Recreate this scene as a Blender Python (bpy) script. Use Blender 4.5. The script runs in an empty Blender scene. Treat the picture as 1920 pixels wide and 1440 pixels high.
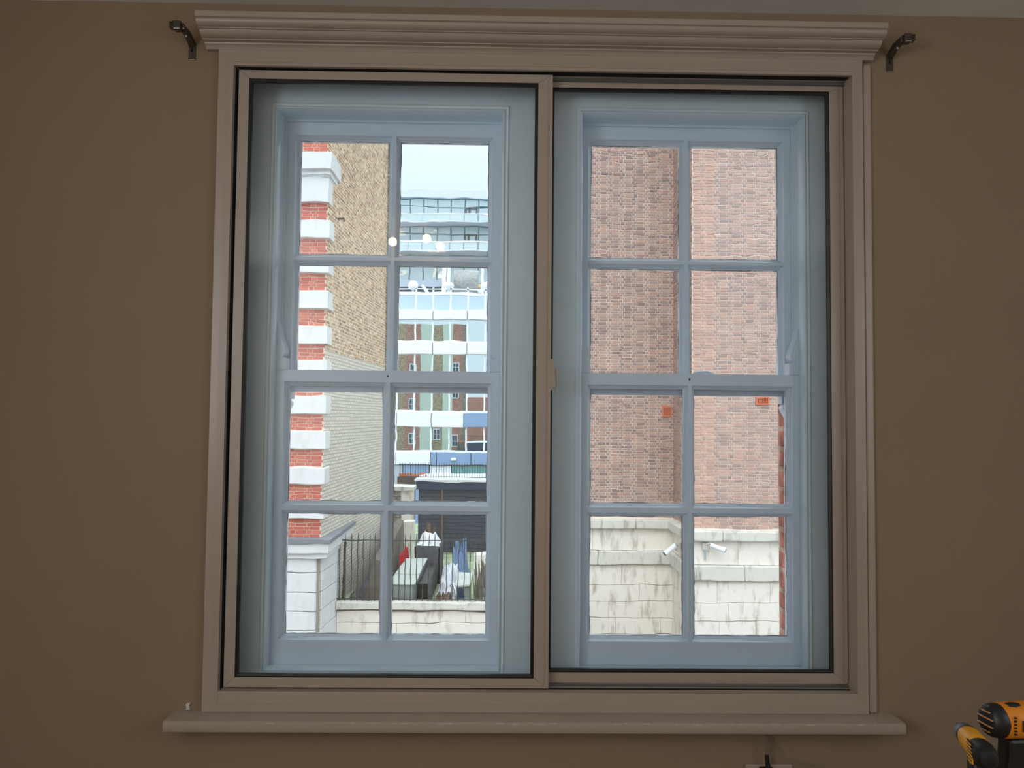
import bpy, math, random
from mathutils import Vector, Matrix

random.seed(7)
C = bpy.context.scene.collection
PI = math.pi

# ------------------------------------------------------------------ camera
F = 1442.0
YAW, PITCH, ROLL = 0.015328, 0.043411, 0.009671
CAM = Vector((-0.13549, -2.4555, 0.85656))
_cy, _sy, _cp, _sp = math.cos(YAW), math.sin(YAW), math.cos(PITCH), math.sin(PITCH)
FWD = Vector((_sy * _cp, _cy * _cp, _sp))
_r = Vector((_cy, -_sy, 0)); _u = _r.cross(FWD)
RT = _r * math.cos(ROLL) + _u * math.sin(ROLL)
UP = _r * -math.sin(ROLL) + _u * math.cos(ROLL)
cam_data = bpy.data.cameras.new('camera'); cam = bpy.data.objects.new('camera', cam_data)
C.objects.link(cam)
cam_data.sensor_width = 36; cam_data.lens = F / 1920 * 36; cam_data.clip_start = 0.02; cam_data.clip_end = 500
cam.matrix_world = Matrix(((RT.x, UP.x, -FWD.x, CAM.x), (RT.y, UP.y, -FWD.y, CAM.y),
                           (RT.z, UP.z, -FWD.z, CAM.z), (0, 0, 0, 1)))
bpy.context.scene.camera = cam


def at(px, py, Y):
    """pixel of the 1920x1440 photograph -> world (x, z) on the plane y = Y"""
    d = RT * ((px - 960) / F) - UP * ((py - 720) / F) + FWD
    p = CAM + d * ((Y - CAM.y) / d.y)
    return p.x, p.z


def ax(px, Y, py=780): return at(px, py, Y)[0]
def az(py, Y, px=830): return at(px, py, Y)[1]


# ------------------------------------------------------------------ world, sun, lights, exposure
sc = bpy.context.scene
sc.view_settings.view_transform = 'Standard'; sc.view_settings.look = 'None'
sc.view_settings.gamma = 1.0; sc.view_settings.exposure = 0.0
sc.view_settings.use_curve_mapping = False
sc.cycles.use_denoising = True
sc.cycles.max_bounces = 14; sc.cycles.transmission_bounces = 12; sc.cycles.transparent_max_bounces = 16
sc.cycles.diffuse_bounces = 5; sc.cycles.glossy_bounces = 4
sc.cycles.sample_clamp_indirect = 6.0
w = bpy.data.worlds.new('overcast'); sc.world = w; w.use_nodes = True
nt = w.node_tree; bg = nt.nodes['Background']
tc = nt.nodes.new('ShaderNodeTexCoord'); sep = nt.nodes.new('ShaderNodeSeparateXYZ')
rp = nt.nodes.new('ShaderNodeValToRGB')
nt.links.new(tc.outputs['Generated'], sep.inputs[0]); nt.links.new(sep.outputs['Z'], rp.inputs[0])
nt.links.new(rp.outputs[0], bg.inputs[0])
rp.color_ramp.elements[0].position = 0.25; rp.color_ramp.elements[0].color = (0.325, 0.385, 0.42, 1)
rp.color_ramp.elements[1].position = 1.0; rp.color_ramp.elements[1].color = (0.92, 0.98, 1.0, 1)
# overcast sky: the zenith some two and a half times as bright as the horizon
bg.inputs[1].default_value = 2.75

SUN_E = 1.5
sd = bpy.data.lights.new('hazy_sun', 'SUN'); sd.energy = SUN_E; sd.angle = math.radians(50); sd.color = (1.0, 0.96, 0.9)
so = bpy.data.objects.new('hazy_sun', sd); C.objects.link(so)
so.rotation_euler = Vector((0.25, 1.0, -0.95)).to_track_quat('-Z', 'Y').to_euler()

# added fill lights at the left and right walls, set in made-up windows
for nm, lx, ly, e in (('left_fill_light', -2.44, -3.35, 43), ('right_fill_light', 2.54, -2.55, 15)):
    ld = bpy.data.lights.new(nm, 'AREA'); ld.shape = 'RECTANGLE'; ld.size = 1.9; ld.size_y = 1.4
    ld.energy = e; ld.color = (0.95, 0.98, 1.0)
    lo = bpy.data.objects.new(nm, ld); C.objects.link(lo)
    lo.location = (lx, ly, 1.28); lo.rotation_euler = Vector((-lx, 0, 0)).to_track_quat('-Z', 'Y').to_euler()


# ------------------------------------------------------------------ materials
def lin(c):
    return tuple(((v / 255) / 12.92 if v / 255 <= 0.04045 else ((v / 255 + 0.055) / 1.055) ** 2.4) for v in c)


def mat(name, rgb, rough=0.5, var=0.0, vscale=5.0, bump=0.0, bscale=60.0, metal=0.0, spec=0.5, rgb2=None, emit=None, stretch=None):
    """rgb are sRGB 0-255 albedo values"""
    m = bpy.data.materials.new(name); m.use_nodes = True
    n = m.node_tree.nodes; l = m.node_tree.links; b = n['Principled BSDF']
    c = lin(rgb)
    b.inputs['Base Color'].default_value = (*c, 1); b.inputs['Roughness'].default_value = rough
    b.inputs['Metallic'].default_value = metal; b.inputs['Specular IOR Level'].default_value = spec
    t = n.new('ShaderNodeTexCoord'); mp = n.new('ShaderNodeMapping')
    l.new(t.outputs['Object'], mp.inputs[0])
    if stretch: mp.inputs['Scale'].default_value = stretch
    if var or rgb2:
        no = n.new('ShaderNodeTexNoise'); no.inputs['Scale'].default_value = vscale; no.inputs['Detail'].default_value = 5
        l.new(mp.outputs[0], no.inputs[0])
        cr = n.new('ShaderNodeValToRGB'); l.new(no.outputs[0], cr.inputs[0])
        c2 = lin(rgb2) if rgb2 else tuple(v * (1 + var) for v in c)
        c1 = c if rgb2 else tuple(v * (1 - var) for v in c)
        cr.color_ramp.elements[0].position = .35; cr.color_ramp.elements[1].position = .65
        cr.color_ramp.elements[0].color = (*c1, 1); cr.color_ramp.elements[1].color = (*c2, 1)
        l.new(cr.outputs[0], b.inputs['Base Color'])
    if bump:
        nb = n.new('ShaderNodeTexNoise'); nb.inputs['Scale'].default_value = bscale; nb.inputs['Detail'].default_value = 4
        l.new(mp.outputs[0], nb.inputs[0])
        bp = n.new('ShaderNodeBump'); bp.inputs['Strength'].default_value = bump; bp.inputs['Distance'].default_value = 0.002
        l.new(nb.outputs[0], bp.inputs['Height']); l.new(bp.outputs[0], b.inputs['Normal'])
    if emit:
        b.inputs['Emission Color'].default_value = (*emit[0], 1); b.inputs['Emission Strength'].default_value = emit[1]
    return m


def brick_mat(name, cols, island=False, obj_random=True):
    """one brick's colour picked per brick"""
    m = bpy.data.materials.new(name); m.use_nodes = True
    n = m.node_tree.nodes; l = m.node_tree.links; b = n['Principled BSDF']; b.inputs['Roughness'].default_value = .85
    if island:
        g = n.new('ShaderNodeNewGeometry'); src = g.outputs['Random Per Island']
    else:
        g = n.new('ShaderNodeObjectInfo'); src = g.outputs['Random']
    cr = n.new('ShaderNodeValToRGB'); cr.color_ramp.interpolation = 'CONSTANT'
    l.new(src, cr.inputs[0])
    e = cr.color_ramp.elements
    e[0].position = 0; e[0].color = (*lin(cols[0]), 1); e[1].position = 1 / len(cols); e[1].color = (*lin(cols[1]), 1)
    for i in range(2, len(cols)):
        k = e.new(i / len(cols)); k.color = (*lin(cols[i]), 1)
    no = n.new('ShaderNodeTexNoise'); no.inputs['Scale'].default_value = 14; no.inputs['Detail'].default_value = 4
    t = n.new('ShaderNodeNewGeometry'); l.new(t.outputs['Position'], no.inputs[0])
    mx = n.new('ShaderNodeMix'); mx.data_type = 'RGBA'; mx.blend_type = 'OVERLAY'; mx.inputs[0].default_value = .15
    l.new(cr.outputs[0], mx.inputs[6]); l.new(no.outputs[0], mx.inputs[7]); l.new(mx.outputs[2], b.inputs['Base Color'])
    return m


def brickwork_mat(name, c1, c2, mortar, axis='yz', split=None, scale=1.0, msize=0.012, bump=.6):
    """brick pattern for walls whose bricks are too foreshortened to pick apart"""
    m = bpy.data.materials.new(name); m.use_nodes = True
    n = m.node_tree.nodes; l = m.node_tree.links; b = n['Principled BSDF']; b.inputs['Roughness'].default_value = .9
    g = n.new('ShaderNodeNewGeometry'); s = n.new('ShaderNodeSeparateXYZ'); cb = n.new('ShaderNodeCombineXYZ')
    l.new(g.outputs['Position'], s.inputs[0]); l.new(s.outputs['Y' if axis == 'yz' else 'X'], cb.inputs[0]); l.new(s.outputs['Z'], cb.inputs[1])
    br = n.new('ShaderNodeTexBrick'); br.inputs['Scale'].default_value = scale
    br.inputs['Brick Width'].default_value = .225; br.inputs['Row Height'].default_value = .075
    br.inputs['Mortar Size'].default_value = msize; br.inputs['Mortar Smooth'].default_value = .3
    br.inputs['Color1'].default_value = (*lin(c1), 1); br.inputs['Color2'].default_value = (*lin(c2), 1)
    br.inputs['Mortar'].default_value = (*lin(mortar), 1); l.new(cb.outputs[0], br.inputs[0])
    out = br.outputs[0]
    no = n.new('ShaderNodeTexNoise'); no.inputs['Scale'].default_value = 14; no.inputs['Detail'].default_value = 3
    l.new(g.outputs['Position'], no.inputs[0])
    mr = n.new('ShaderNodeMapRange'); mr.inputs[1].default_value = .33; mr.inputs[2].default_value = .67; mr.inputs[3].default_value = .2; mr.inputs[4].default_value = .82
    l.new(no.outputs[0], mr.inputs[0])
    mx = n.new('ShaderNodeMix'); mx.data_type = 'RGBA'; mx.blend_type = 'OVERLAY'; mx.inputs[0].default_value = .9
    l.new(out, mx.inputs[6]); l.new(mr.outputs[0], mx.inputs[7]); out = mx.outputs[2]
    if split:
        zs, ca, cbm = split
        b2 = n.new('ShaderNodeTexBrick'); b2.inputs['Scale'].default_value = scale
        b2.inputs['Brick Width'].default_value = .225; b2.inputs['Row Height'].default_value = .075
        b2.inputs['Mortar Size'].default_value = msize
        b2.inputs['Color1'].default_value = (*lin(ca), 1); b2.inputs['Color2'].default_value = (*lin(tuple(v * .93 for v in ca)), 1)
        b2.inputs['Mortar'].default_value = (*lin(cbm), 1); l.new(cb.outputs[0], b2.inputs[0])
        mm = n.new('ShaderNodeMath'); mm.operation = 'LESS_THAN'; mm.inputs[1].default_value = zs; l.new(s.outputs['Z'], mm.inputs[0])
        m2 = n.new('ShaderNodeMix'); m2.data_type = 'RGBA'; l.new(mm.outputs[0], m2.inputs[0])
        l.new(out, m2.inputs[6]); l.new(b2.outputs[0], m2.inputs[7]); out = m2.outputs[2]
    l.new(out, b.inputs['Base Color'])
    bp = n.new('ShaderNodeBump'); bp.inputs['Strength'].default_value = bump; bp.inputs['Distance'].default_value = .01
    bp.invert = True
    l.new(br.outputs['Fac'], bp.inputs['Height']); l.new(bp.outputs[0], b.inputs['Normal'])
    return m


def stained_stone(name, c, c2, seed=0.0):
    """pale stone with dirty streaks running down"""
    m = bpy.data.materials.new(name); m.use_nodes = True
    n = m.node_tree.nodes; l = m.node_tree.links; b = n['Principled BSDF']; b.inputs['Roughness'].default_value = .8
    g = n.new('ShaderNodeNewGeometry'); mp = n.new('ShaderNodeMapping'); l.new(g.outputs['Position'], mp.inputs[0])
    mp.inputs['Scale'].default_value = (3.0, 3.0, .9); mp.inputs['Location'].default_value = (seed, 0, 0)
    no = n.new('ShaderNodeTexNoise'); no.inputs['Scale'].default_value = 1.6; no.inputs['Detail'].default_value = 7
    no.inputs['Roughness'].default_value = .65
    l.new(mp.outputs[0], no.inputs[0])
    cr = n.new('ShaderNodeValToRGB'); l.new(no.outputs[0], cr.inputs[0])
    cr.color_ramp.elements[0].position = .52; cr.color_ramp.elements[0].color = (*lin(c), 1)
    cr.color_ramp.elements[1].position = .72; cr.color_ramp.elements[1].color = (*lin(c2), 1)
    l.new(cr.outputs[0], b.inputs['Base Color'])
    return m


def old_glass_mat():
    m = bpy.data.materials.new('old_wavy_glass'); m.use_nodes = True
    n = m.node_tree.nodes; l = m.node_tree.links; n.remove(n['Principled BSDF']); o = n['Material Output']
    g = n.new('ShaderNodeBsdfGlass'); g.inputs['Roughness'].default_value = 0; g.inputs['IOR'].default_value = 1.5
    g.inputs['Color'].default_value = (.99, .995, 1, 1)
    geo = n.new('ShaderNodeNewGeometry'); oi = n.new('ShaderNodeObjectInfo')
    mul = n.new('ShaderNodeVectorMath'); mul.operation = 'MULTIPLY_ADD'
    l.new(oi.outputs['Random'], mul.inputs[0]); mul.inputs[1].default_value = (7, 7, 7); l.new(geo.outputs['Position'], mul.inputs[2])
    mp = n.new('ShaderNodeMapping'); mp.inputs['Scale'].default_value = (1.0, 1.0, 2.2); l.new(mul.outputs[0], mp.inputs[0])
    no = n.new('ShaderNodeTexNoise'); no.inputs['Scale'].default_value = 8; no.inputs['Detail'].default_value = 1.0
    l.new(mp.outputs[0], no.inputs[0])
    bp = n.new('ShaderNodeBump'); bp.inputs['Strength'].default_value = 1.0; bp.inputs['Distance'].default_value = 0.0017
    l.new(no.outputs[0], bp.inputs['Height'])
    # only the room side of the drawn sheet is uneven
    s = n.new('ShaderNodeSeparateXYZ'); l.new(geo.outputs['True Normal'], s.inputs[0])
    l.new(bp.outputs[0], g.inputs['Normal']); l.new(g.outputs[0], o.inputs[0])
    return m


def clear_glass_mat():
    m = bpy.data.materials.new('clear_glass'); m.use_nodes = True
    n = m.node_tree.nodes; l = m.node_tree.links; n.remove(n['Principled BSDF']); o = n['Material Output']
    t = n.new('ShaderNodeBsdfTransparent'); t.inputs[0].default_value = (.965, .985, 1, 1)
    g = n.new('ShaderNodeBsdfGlossy'); g.inputs['Roughness'].default_value = 0.0
    fr = n.new('ShaderNodeFresnel'); fr.inputs[0].default_value = 1.4
    mx = n.new('ShaderNodeMixShader'); l.new(fr.outputs[0], mx.inputs[0]); l.new(t.outputs[0], mx.inputs[1]); l.new(g.outputs[0], mx.inputs[2])
    l.new(mx.outputs[0], o.inputs[0])
    return m


M = {}
M['wall'] = mat('beige_wall_paint', (142, 122, 99), .75, var=.035, vscale=1.3, bump=.25, bscale=90)
M['ceil'] = mat('ceiling_paint', (236, 234, 228), .8, var=.02, bump=.1)
M['trim'] = mat('cream_gloss_paint', (170, 155, 143), .30, var=.015, vscale=3, bump=.12, bscale=25)
M['alu'] = mat('cream_coated_aluminium', (167, 152, 140), .35)
M['sash'] = mat('white_sash_paint', (228, 241, 255), .15, var=.02, vscale=4, bump=.15, bscale=30)
M['lining'] = mat('white_lining_paint', (228, 243, 252), .22, var=.03, vscale=2.5, bump=.2, bscale=22)
M['gasket'] = mat('black_rubber', (14, 14, 16), .45)
M['dark'] = mat('black_gap_shade', (10, 9, 9), .9)  # black for shaded gaps, slots and holes
M['rail'] = mat('grey_metal_track', (120, 118, 115), .35, metal=.6)
M['oldglass'] = old_glass_mat(); M['glass'] = clear_glass_mat()
M['putty'] = mat('ragged_old_paint', (196, 196, 192), .8, var=.12, vscale=40)
M['steel'] = mat('brushed_nickel', (105, 98, 90), .3, metal=.85)
M['floor'] = mat('oak_floor', (120, 96, 74), .5, var=.15, vscale=3, stretch=(1, 8, 1))
M['blackp'] = mat('black_plastic', (22, 22, 23), .45, bump=.2, bscale=200)
M['yellow'] = mat('yellow_plastic', (226, 158, 28), .4)
M['orange'] = mat('orange_plastic', (214, 128, 26), .4)
M['greymetal'] = mat('blue_grey_metal', (110, 124, 132), .4, metal=.4)
M['label'] = mat('dark_label', (60, 42, 25), .5)
M['whitep'] = mat('white_plastic', (205, 203, 198), .4)
M['cable'] = mat('grey_cable', (120, 112, 106), .5)
M['bulb'] = mat('lit_bulb', (255, 220, 160), .5, emit=((1.0, .66, .30), 70))
M['brass'] = mat('brass', (150, 120, 70), .3, metal=1)
M['wood'] = mat('bench_wood', (150, 115, 80), .6, var=.15, vscale=4, stretch=(1, 8, 1))

RED = [(196, 102, 84), (202, 110, 88), (188, 94, 78), (206, 116, 92), (182, 92, 78), (198, 104, 88)]
M['redbrick'] = brick_mat('red_brick', RED)
M['redbrick_i'] = brick_mat('red_brick_many', RED, island=True)
PINK = [(172, 142, 130), (180, 150, 136), (164, 134, 124), (184, 152, 138), (154, 126, 118), (178, 140, 126), (168, 144, 136), (188, 150, 134), (146, 120, 114)]
M['pinkbrick'] = brick_mat('weathered_brick', PINK)
M['pinkbrick_i'] = brick_mat('weathered_brick_many', PINK, island=True)
M['mortar'] = mat('pale_mortar', (240, 230, 220), .9, var=.08, vscale=3)
M['mortar_red'] = mat('cream_mortar', (236, 214, 196), .9)
M['stone'] = stained_stone('white_painted_stone', (228, 230, 230), (214, 214, 208))
M['dirtystone'] = stained_stone('stained_portland_stone', (242, 236, 226), (178, 168, 154))
M['dirtystone2'] = stained_stone('stained_coping_stone', (220, 218, 208), (146, 146, 140), 3.3)
M['joint'] = mat('dark_joint', (150, 144, 134), .9)
M['tan'] = brickwork_mat('tan_stock_brickwork', (222, 188, 150), (156, 126, 96), (226, 208, 184),
                         split=(2.27, (232, 224, 208), (178, 174, 162)), msize=.012, bump=.25)
M['darkbrick'] = brickwork_mat('dark_brickwork', (138, 130, 118), (104, 98, 90), (170, 164, 150))  # plain darker brick colours
M['ourbrick'] = brickwork_mat('red_facade_brickwork', (170, 90, 70), (150, 78, 62), (214, 200, 184), axis='xz')
M['ourbrick_y'] = brickwork_mat('red_reveal_brickwork', (190, 120, 104), (180, 108, 92), (188, 150, 132), axis='yz')
M['rearred'] = brickwork_mat('rear_red_brickwork', (168, 92, 78), (150, 80, 70), (200, 180, 166), axis='xz')
M['reartan'] = brickwork_mat('rear_tan_brickwork', (160, 140, 112), (140, 122, 100), (190, 178, 150), axis='xz')
M['render'] = mat('pale_green_render', (206, 220, 204), .8, var=.04)
M['lead'] = mat('grey_lead', (128, 134, 142), .6, var=.1)
M['terracotta'] = mat('terracotta', (214, 120, 84), .8)
M['terradark'] = mat('terracotta_slot', (150, 70, 48), .9)
M['iron'] = mat('dark_iron', (62, 66, 62), .6)
M['white'] = mat('white_panel', (236, 244, 250), .35)
M['blue'] = mat('blue_panel', (130, 160, 196), .4)
M['lavender'] = mat('lavender_fascia', (206, 216, 232), .5)
M['greypanel'] = mat('grey_panel', (170, 182, 194), .5)
M['darkclad'] = mat('dark_cladding', (62, 70, 86), .6, var=.25, vscale=6, stretch=(1, 1, 12))
M['slate'] = mat('dark_slate', (84, 84, 92), .7, var=.25, vscale=7)
M['brownwall'] = mat('brown_rendered_wall', (112, 104, 94), .9, var=.2, vscale=4)
M['moss'] = mat('mossy_felt', (176, 188, 156), .9, rgb2=(136, 156, 118), vscale=2.2)
M['ground'] = mat('yard_asphalt', (140, 138, 132), .9, var=.1)
M['ductgrey'] = mat('pale_duct_metal', (196, 204, 198), .5, var=.04)
M['ductside'] = mat('dull_duct_side', (134, 144, 142), .6, var=.1)
M['red'] = mat('red_plastic_sheet', (230, 32, 36), .5)
M['sheet'] = mat('white_plastic_sheet', (232, 236, 242), .5)
M['bluesheet'] = mat('blue_grey_sheet', (120, 146, 184), .5)
M['brownscrap'] = mat('brown_scrap', (120, 98, 84), .8)
M['navy'] = mat('navy_board', (44, 60, 88), .6)
M['safety'] = mat('orange_net', (236, 128, 62), .7)
M['teal'] = mat('teal_panel', (104, 156, 158), .35)


def mirror_mat(name, tint, rough, base):
    m = bpy.data.materials.new(name); m.use_nodes = True
    b = m.node_tree.nodes['Principled BSDF']
    b.inputs['Base Color'].default_value = (*lin(tint), 1); b.inputs['Metallic'].default_value = base
    b.inputs['Roughness'].default_value = rough
    return m


M['mirror'] = mirror_mat('mirror_glazing', (226, 236, 236), 0.0, 1.0)
M['curtain'] = mirror_mat('teal_curtain_glass', (186, 204, 208), .12, .25)
M['balglass'] = mirror_mat('balustrade_glass', (206, 224, 228), .02, .4)
M['paleglass'] = mirror_mat('pale_terrace_glass', (204, 224, 236), .05, .5)
M['winglass'] = mirror_mat('dark_window_glass', (70, 84, 100), .02, .3)


# ------------------------------------------------------------------ mesh helpers
class MB:
    def __init__(s): s.v = []; s.f = []

    def box(s, x0, x1, y0, y1, z0, z1):
        k = len(s.v)
        s.v += [(x0, y0, z0), (x1, y0, z0), (x1, y1, z0), (x0, y1, z0), (x0, y0, z1), (x1, y0, z1), (x1, y1, z1), (x0, y1, z1)]
        s.f += [tuple(k + i for i in q) for q in ((0, 3, 2, 1), (4, 5, 6, 7), (0, 1, 5, 4), (1, 2, 6, 5), (2, 3, 7, 6), (3, 0, 4, 7))]
        return s

    def prism(s, pts, y0, y1):
        """(x, z) outline extruded along y"""
        k = len(s.v); n = len(pts)
        s.v += [(x, y0, z) for x, z in pts] + [(x, y1, z) for x, z in pts]
        s.f.append(tuple(range(k, k + n))); s.f.append(tuple(range(k + 2 * n - 1, k + n - 1, -1)))
        for i in range(n):
            j = (i + 1) % n
            s.f.append((k + i, k + n + i, k + n + j, k + j))
        return s

    def extrude_x(s, pts, x0, x1):
        """(y, z) profile extruded along x"""
        k = len(s.v); n = len(pts)
        s.v += [(x0, y, z) for y, z in pts] + [(x1, y, z) for y, z in pts]
        s.f.append(tuple(range(k, k + n))); s.f.append(tuple(range(k + 2 * n - 1, k + n - 1, -1)))
        for i in range(n):
            j = (i + 1) % n
            s.f.append((k + i, k + n + i, k + n + j, k + j))
        return s

    def extrude_y(s, pts, y0, y1): return s.prism(pts, y0, y1)

    def grid(s, xs, zs, holes, y0, y1):
        """slab in the xz plane with rectangular holes"""
        xs = sorted(set(xs) | {h[0] for h in holes} | {h[1] for h in holes})
        zs = sorted(set(zs) | {h[2] for h in holes} | {h[3] for h in holes})
        nx, nz = len(xs) - 1, len(zs) - 1

        def solid(i, j):
            if i < 0 or j < 0 or i >= nx or j >= nz: return False
            cx, cz = (xs[i] + xs[i + 1]) / 2, (zs[j] + zs[j + 1]) / 2
            return not any(h[0] < cx < h[1] and h[2] < cz < h[3] for h in holes)
        idx = {}

        def vid(i, j, b):
            if (i, j, b) not in idx:
                idx[(i, j, b)] = len(s.v); s.v.append((xs[i], y1 if b else y0, zs[j]))
            return idx[(i, j, b)]
        for i in range(nx):
            for j in range(nz):
                if not solid(i, j): continue
                s.f.append((vid(i, j, 0), vid(i + 1, j, 0), vid(i + 1, j + 1, 0), vid(i, j + 1, 0)))
                s.f.append((vid(i, j, 1), vid(i, j + 1, 1), vid(i + 1, j + 1, 1), vid(i + 1, j, 1)))
                for di, dj, a, b in ((-1, 0, (i, j), (i, j + 1)), (1, 0, (i + 1, j + 1), (i + 1, j)),
                                     (0, -1, (i + 1, j), (i, j)), (0, 1, (i, j + 1), (i + 1, j + 1))):
                    if not solid(i + di, j + dj):
                        s.f.append((vid(*a, 0), vid(*b, 0), vid(*b, 1), vid(*a, 1)))
        return s

    def ring(s, x0, x1, z0, z1, prof, closed=False, jitter=0.0, seg=1):
        """mitred rectangular ring; prof = (inset, y) points, inset measured inwards"""
        corners = [(x0, z0, 1, 1), (x1, z0, -1, 1), (x1, z1, -1, -1), (x0, z1, 1, -1)]
        k = len(s.v); n = len(prof)
        for cx, cz, sx, sz in corners:
            for d, y in prof: s.v.append((cx + sx * d, y, cz + sz * d))
        for c in range(4):
            c2 = (c + 1) % 4
            for p in range(n if closed else n - 1):
                p2 = (p + 1) % n
                s.f.append((k + c * n + p, k + c2 * n + p, k + c2 * n + p2, k + c * n + p2))
        return s

    def tube(s, pts, r, n=8, caps=True):
        pts = [Vector(p) for p in pts]; k = len(s.v)
        rs = r if isinstance(r, (list, tuple)) else [r] * len(pts)
        ref = Vector((0, 0, 1))
        for i, p in enumerate(pts):
            t = (pts[min(i + 1, len(pts) - 1)] - pts[max(i - 1, 0)]).normalized()
            a = t.cross(ref)
            if a.length < .05: a = t.cross(Vector((1, 0, 0)))
            a.normalize(); b = t.cross(a)
            for q in range(n):
                an = 2 * PI * q / n
                s.v.append(tuple(p + (a * math.cos(an) + b * math.sin(an)) * rs[i]))
        for i in range(len(pts) - 1):
            for q in range(n):
                q2 = (q + 1) % n
                s.f.append((k + i * n + q, k + i * n + q2, k + (i + 1) * n + q2, k + (i + 1) * n + q))
        if caps:
            s.f.append(tuple(k + q for q in range(n - 1, -1, -1))); s.f.append(tuple(k + (len(pts) - 1) * n + q for q in range(n)))
        return s

    def obj(s, name, m, parent=None, smooth=False, bevel=0, loc=None, recalc=True, **props):
        me = bpy.data.meshes.new(name); me.from_pydata(s.v, [], s.f); me.update()
        if recalc:
            import bmesh
            b = bmesh.new(); b.from_mesh(me); bmesh.ops.recalc_face_normals(b, faces=b.faces); b.to_mesh(me); b.free()
        o = bpy.data.objects.new(name, me); C.objects.link(o)
        if m: me.materials.append(m)
        if parent: o.parent = parent
        if loc: o.location = loc
        if smooth:
            for p in me.polygons: p.use_smooth = True
            try:
                me.set_sharp_from_angle(angle=math.radians(38))
            except Exception: pass
        if bevel:
            md = o.modifiers.new('bevel', 'BEVEL'); md.width = bevel; md.segments = 2; md.limit_method = 'ANGLE'; md.angle_limit = math.radians(40)
        for kk, v in props.items(): o[kk] = v
        return o


def empty(name, loc=(0, 0, 0), rz=0, **props):
    o = bpy.data.objects.new(name, None); C.objects.link(o); o.location = loc; o.rotation_euler.z = rz; o.empty_display_size = .1
    for k, v in props.items(): o[k] = v
    return o


def box(name, m, b, parent=None, bevel=0, **props):
    return MB().box(*b).obj(name, m, parent, bevel=bevel, **props)


S = dict(kind='structure')

# ================================================================== ROOM SHELL
FLOOR, CEIL = -0.78, 2.19
XL, XR, YB = -2.5, 2.6, -4.6
MB().grid([XL - .2, XR + .2], [FLOOR - .1, CEIL + .15], [(-1.0, 1.0, 0.0, 1.978)], 0.0, .26).obj('wall_front', M['wall'], **S)
wlf = MB().box(XL - .2, XL, YB, -4.35, FLOOR, CEIL).box(XL - .2, XL, -2.35, 0, FLOOR, CEIL).box(XL - .2, XL, -4.35, -2.35, FLOOR, .5).box(XL - .2, XL, -4.35, -2.35, 2.06, CEIL)
wlf.obj('wall_left', M['wall'], **S)
wrt = MB().box(XR, XR + .2, YB, -3.55, FLOOR, CEIL).box(XR, XR + .2, -1.55, 0, FLOOR, CEIL).box(XR, XR + .2, -3.55, -1.55, FLOOR, .5).box(XR, XR + .2, -3.55, -1.55, 2.06, CEIL)
wrt.obj('wall_right', M['wall'], **S)
M['wallback'] = mat('bounce_fill_white', (228, 224, 214), .8)  # unseen wall, made white to bounce fill towards the window
box('wall_back', M['wallback'], (XL, XR, YB - .2, YB, FLOOR, CEIL), **S)
box('floor', M['floor'], (XL, XR, YB, 0, FLOOR - .1, FLOOR), **S)
box('ceiling', M['ceil'], (XL, XR, YB, 0, CEIL, CEIL + .12), **S)
for nm, wx, wy in (('added_window_4', XL - .1, -3.35), ('added_window_5', XR + .1, -2.55)):  # unseen windows added to house the fill lights
    wb = empty(nm, (wx, wy, 1.28), rz=PI / 2, **S)
    MB().ring(-1.0, 1.0, -.78, .78, [(0, -.03), (.05, -.03), (.05, .03), (0, .03)], closed=True).box(-.02, .02, -.02, .02, -.75, .75).obj('window_frame', M['trim'], wb)
    MB().box(-.96, .96, -.004, .004, -.75, .75).obj('pane', M['glass'], wb)

# ---- outer masonry of our own building
L0, L1, R0, R1 = -.893, -.136, .136, .885          # sash bays
BZ0, BZ1 = .02, 1.888
fac = MB().grid([-9, 9], [-7, 3.2], [(-.965, -.125, -.02, 1.93), (.125, .925, -.02, 1.93)], .262, .45).obj('wall_facade', M['ourbrick'], **S)
rv = MB()
for x0, x1, xo in ((-.965, -.125, -1), (.125, .925, 1)):
    rv.box(x0, x0 + .004, .264, .452, -.02, 1.93); rv.box(x1 - .004, x1, .264, .452, -.02, 1.93)
rv.obj('reveal_brickwork', M['ourbrick_y'], fac)
for x0, x1 in ((-.961, -.129), (.129, .921)):
    box('outer_sill', M['stone'], (x0, x1, .264, .52, -.03, .0), fac)

# ---- lining between the wall opening and the two sash windows
ln = MB().grid([-1.0, 1.0], [0.0, 1.978], [(L0, L1, BZ0, BZ1), (R0, R1, BZ0, BZ1)], .11, .262).obj('trim_4', M['lining'], **S)
ln['label'] = 'white painted timber lining board around and between the two sash windows'
box('trim_5', M['lining'], (-1.0, 1.0, .062, .11, -.004, .004), **S)   # strip of sill in the cavity
for i, (a, b) in enumerate(((L0, L1), (R0, R1))):
    MB().ring(a - .022, b + .022, BZ0 - .012, BZ1 + .022,
              [(0, .112), (.0, .1075), (.003, .1055), (.006, .1075), (.010, .1085), (.016, .103), (.019, .1035), (.022, .109), (.023, .148)]
              ).obj('staff_bead', M['lining'], ln, smooth=True)
    zg = at(735, 224.5, .2)[1]
    hg = MB(); xg = a + .01
    while xg < b - .02:
        lg = random.uniform(.03, .12); hg.box(xg, min(xg + lg, b - .01), .2035, .2055, zg - .0007, zg + .0007); xg += lg + random.uniform(.004, .03)
    hg.obj('head_gap_shade', M['dark'], ln)  # dark dashes paint the shade of the gap above the upper sash
    # parting bead seen as a thin line inside the box
    MB().ring(a - .001, b + .001, BZ0 - .001, BZ1 + .001, [(0, .194), (.008, .194), (.008, .204), (0, .204)], closed=True).obj('parting_bead', M['lining'], ln)

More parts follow.
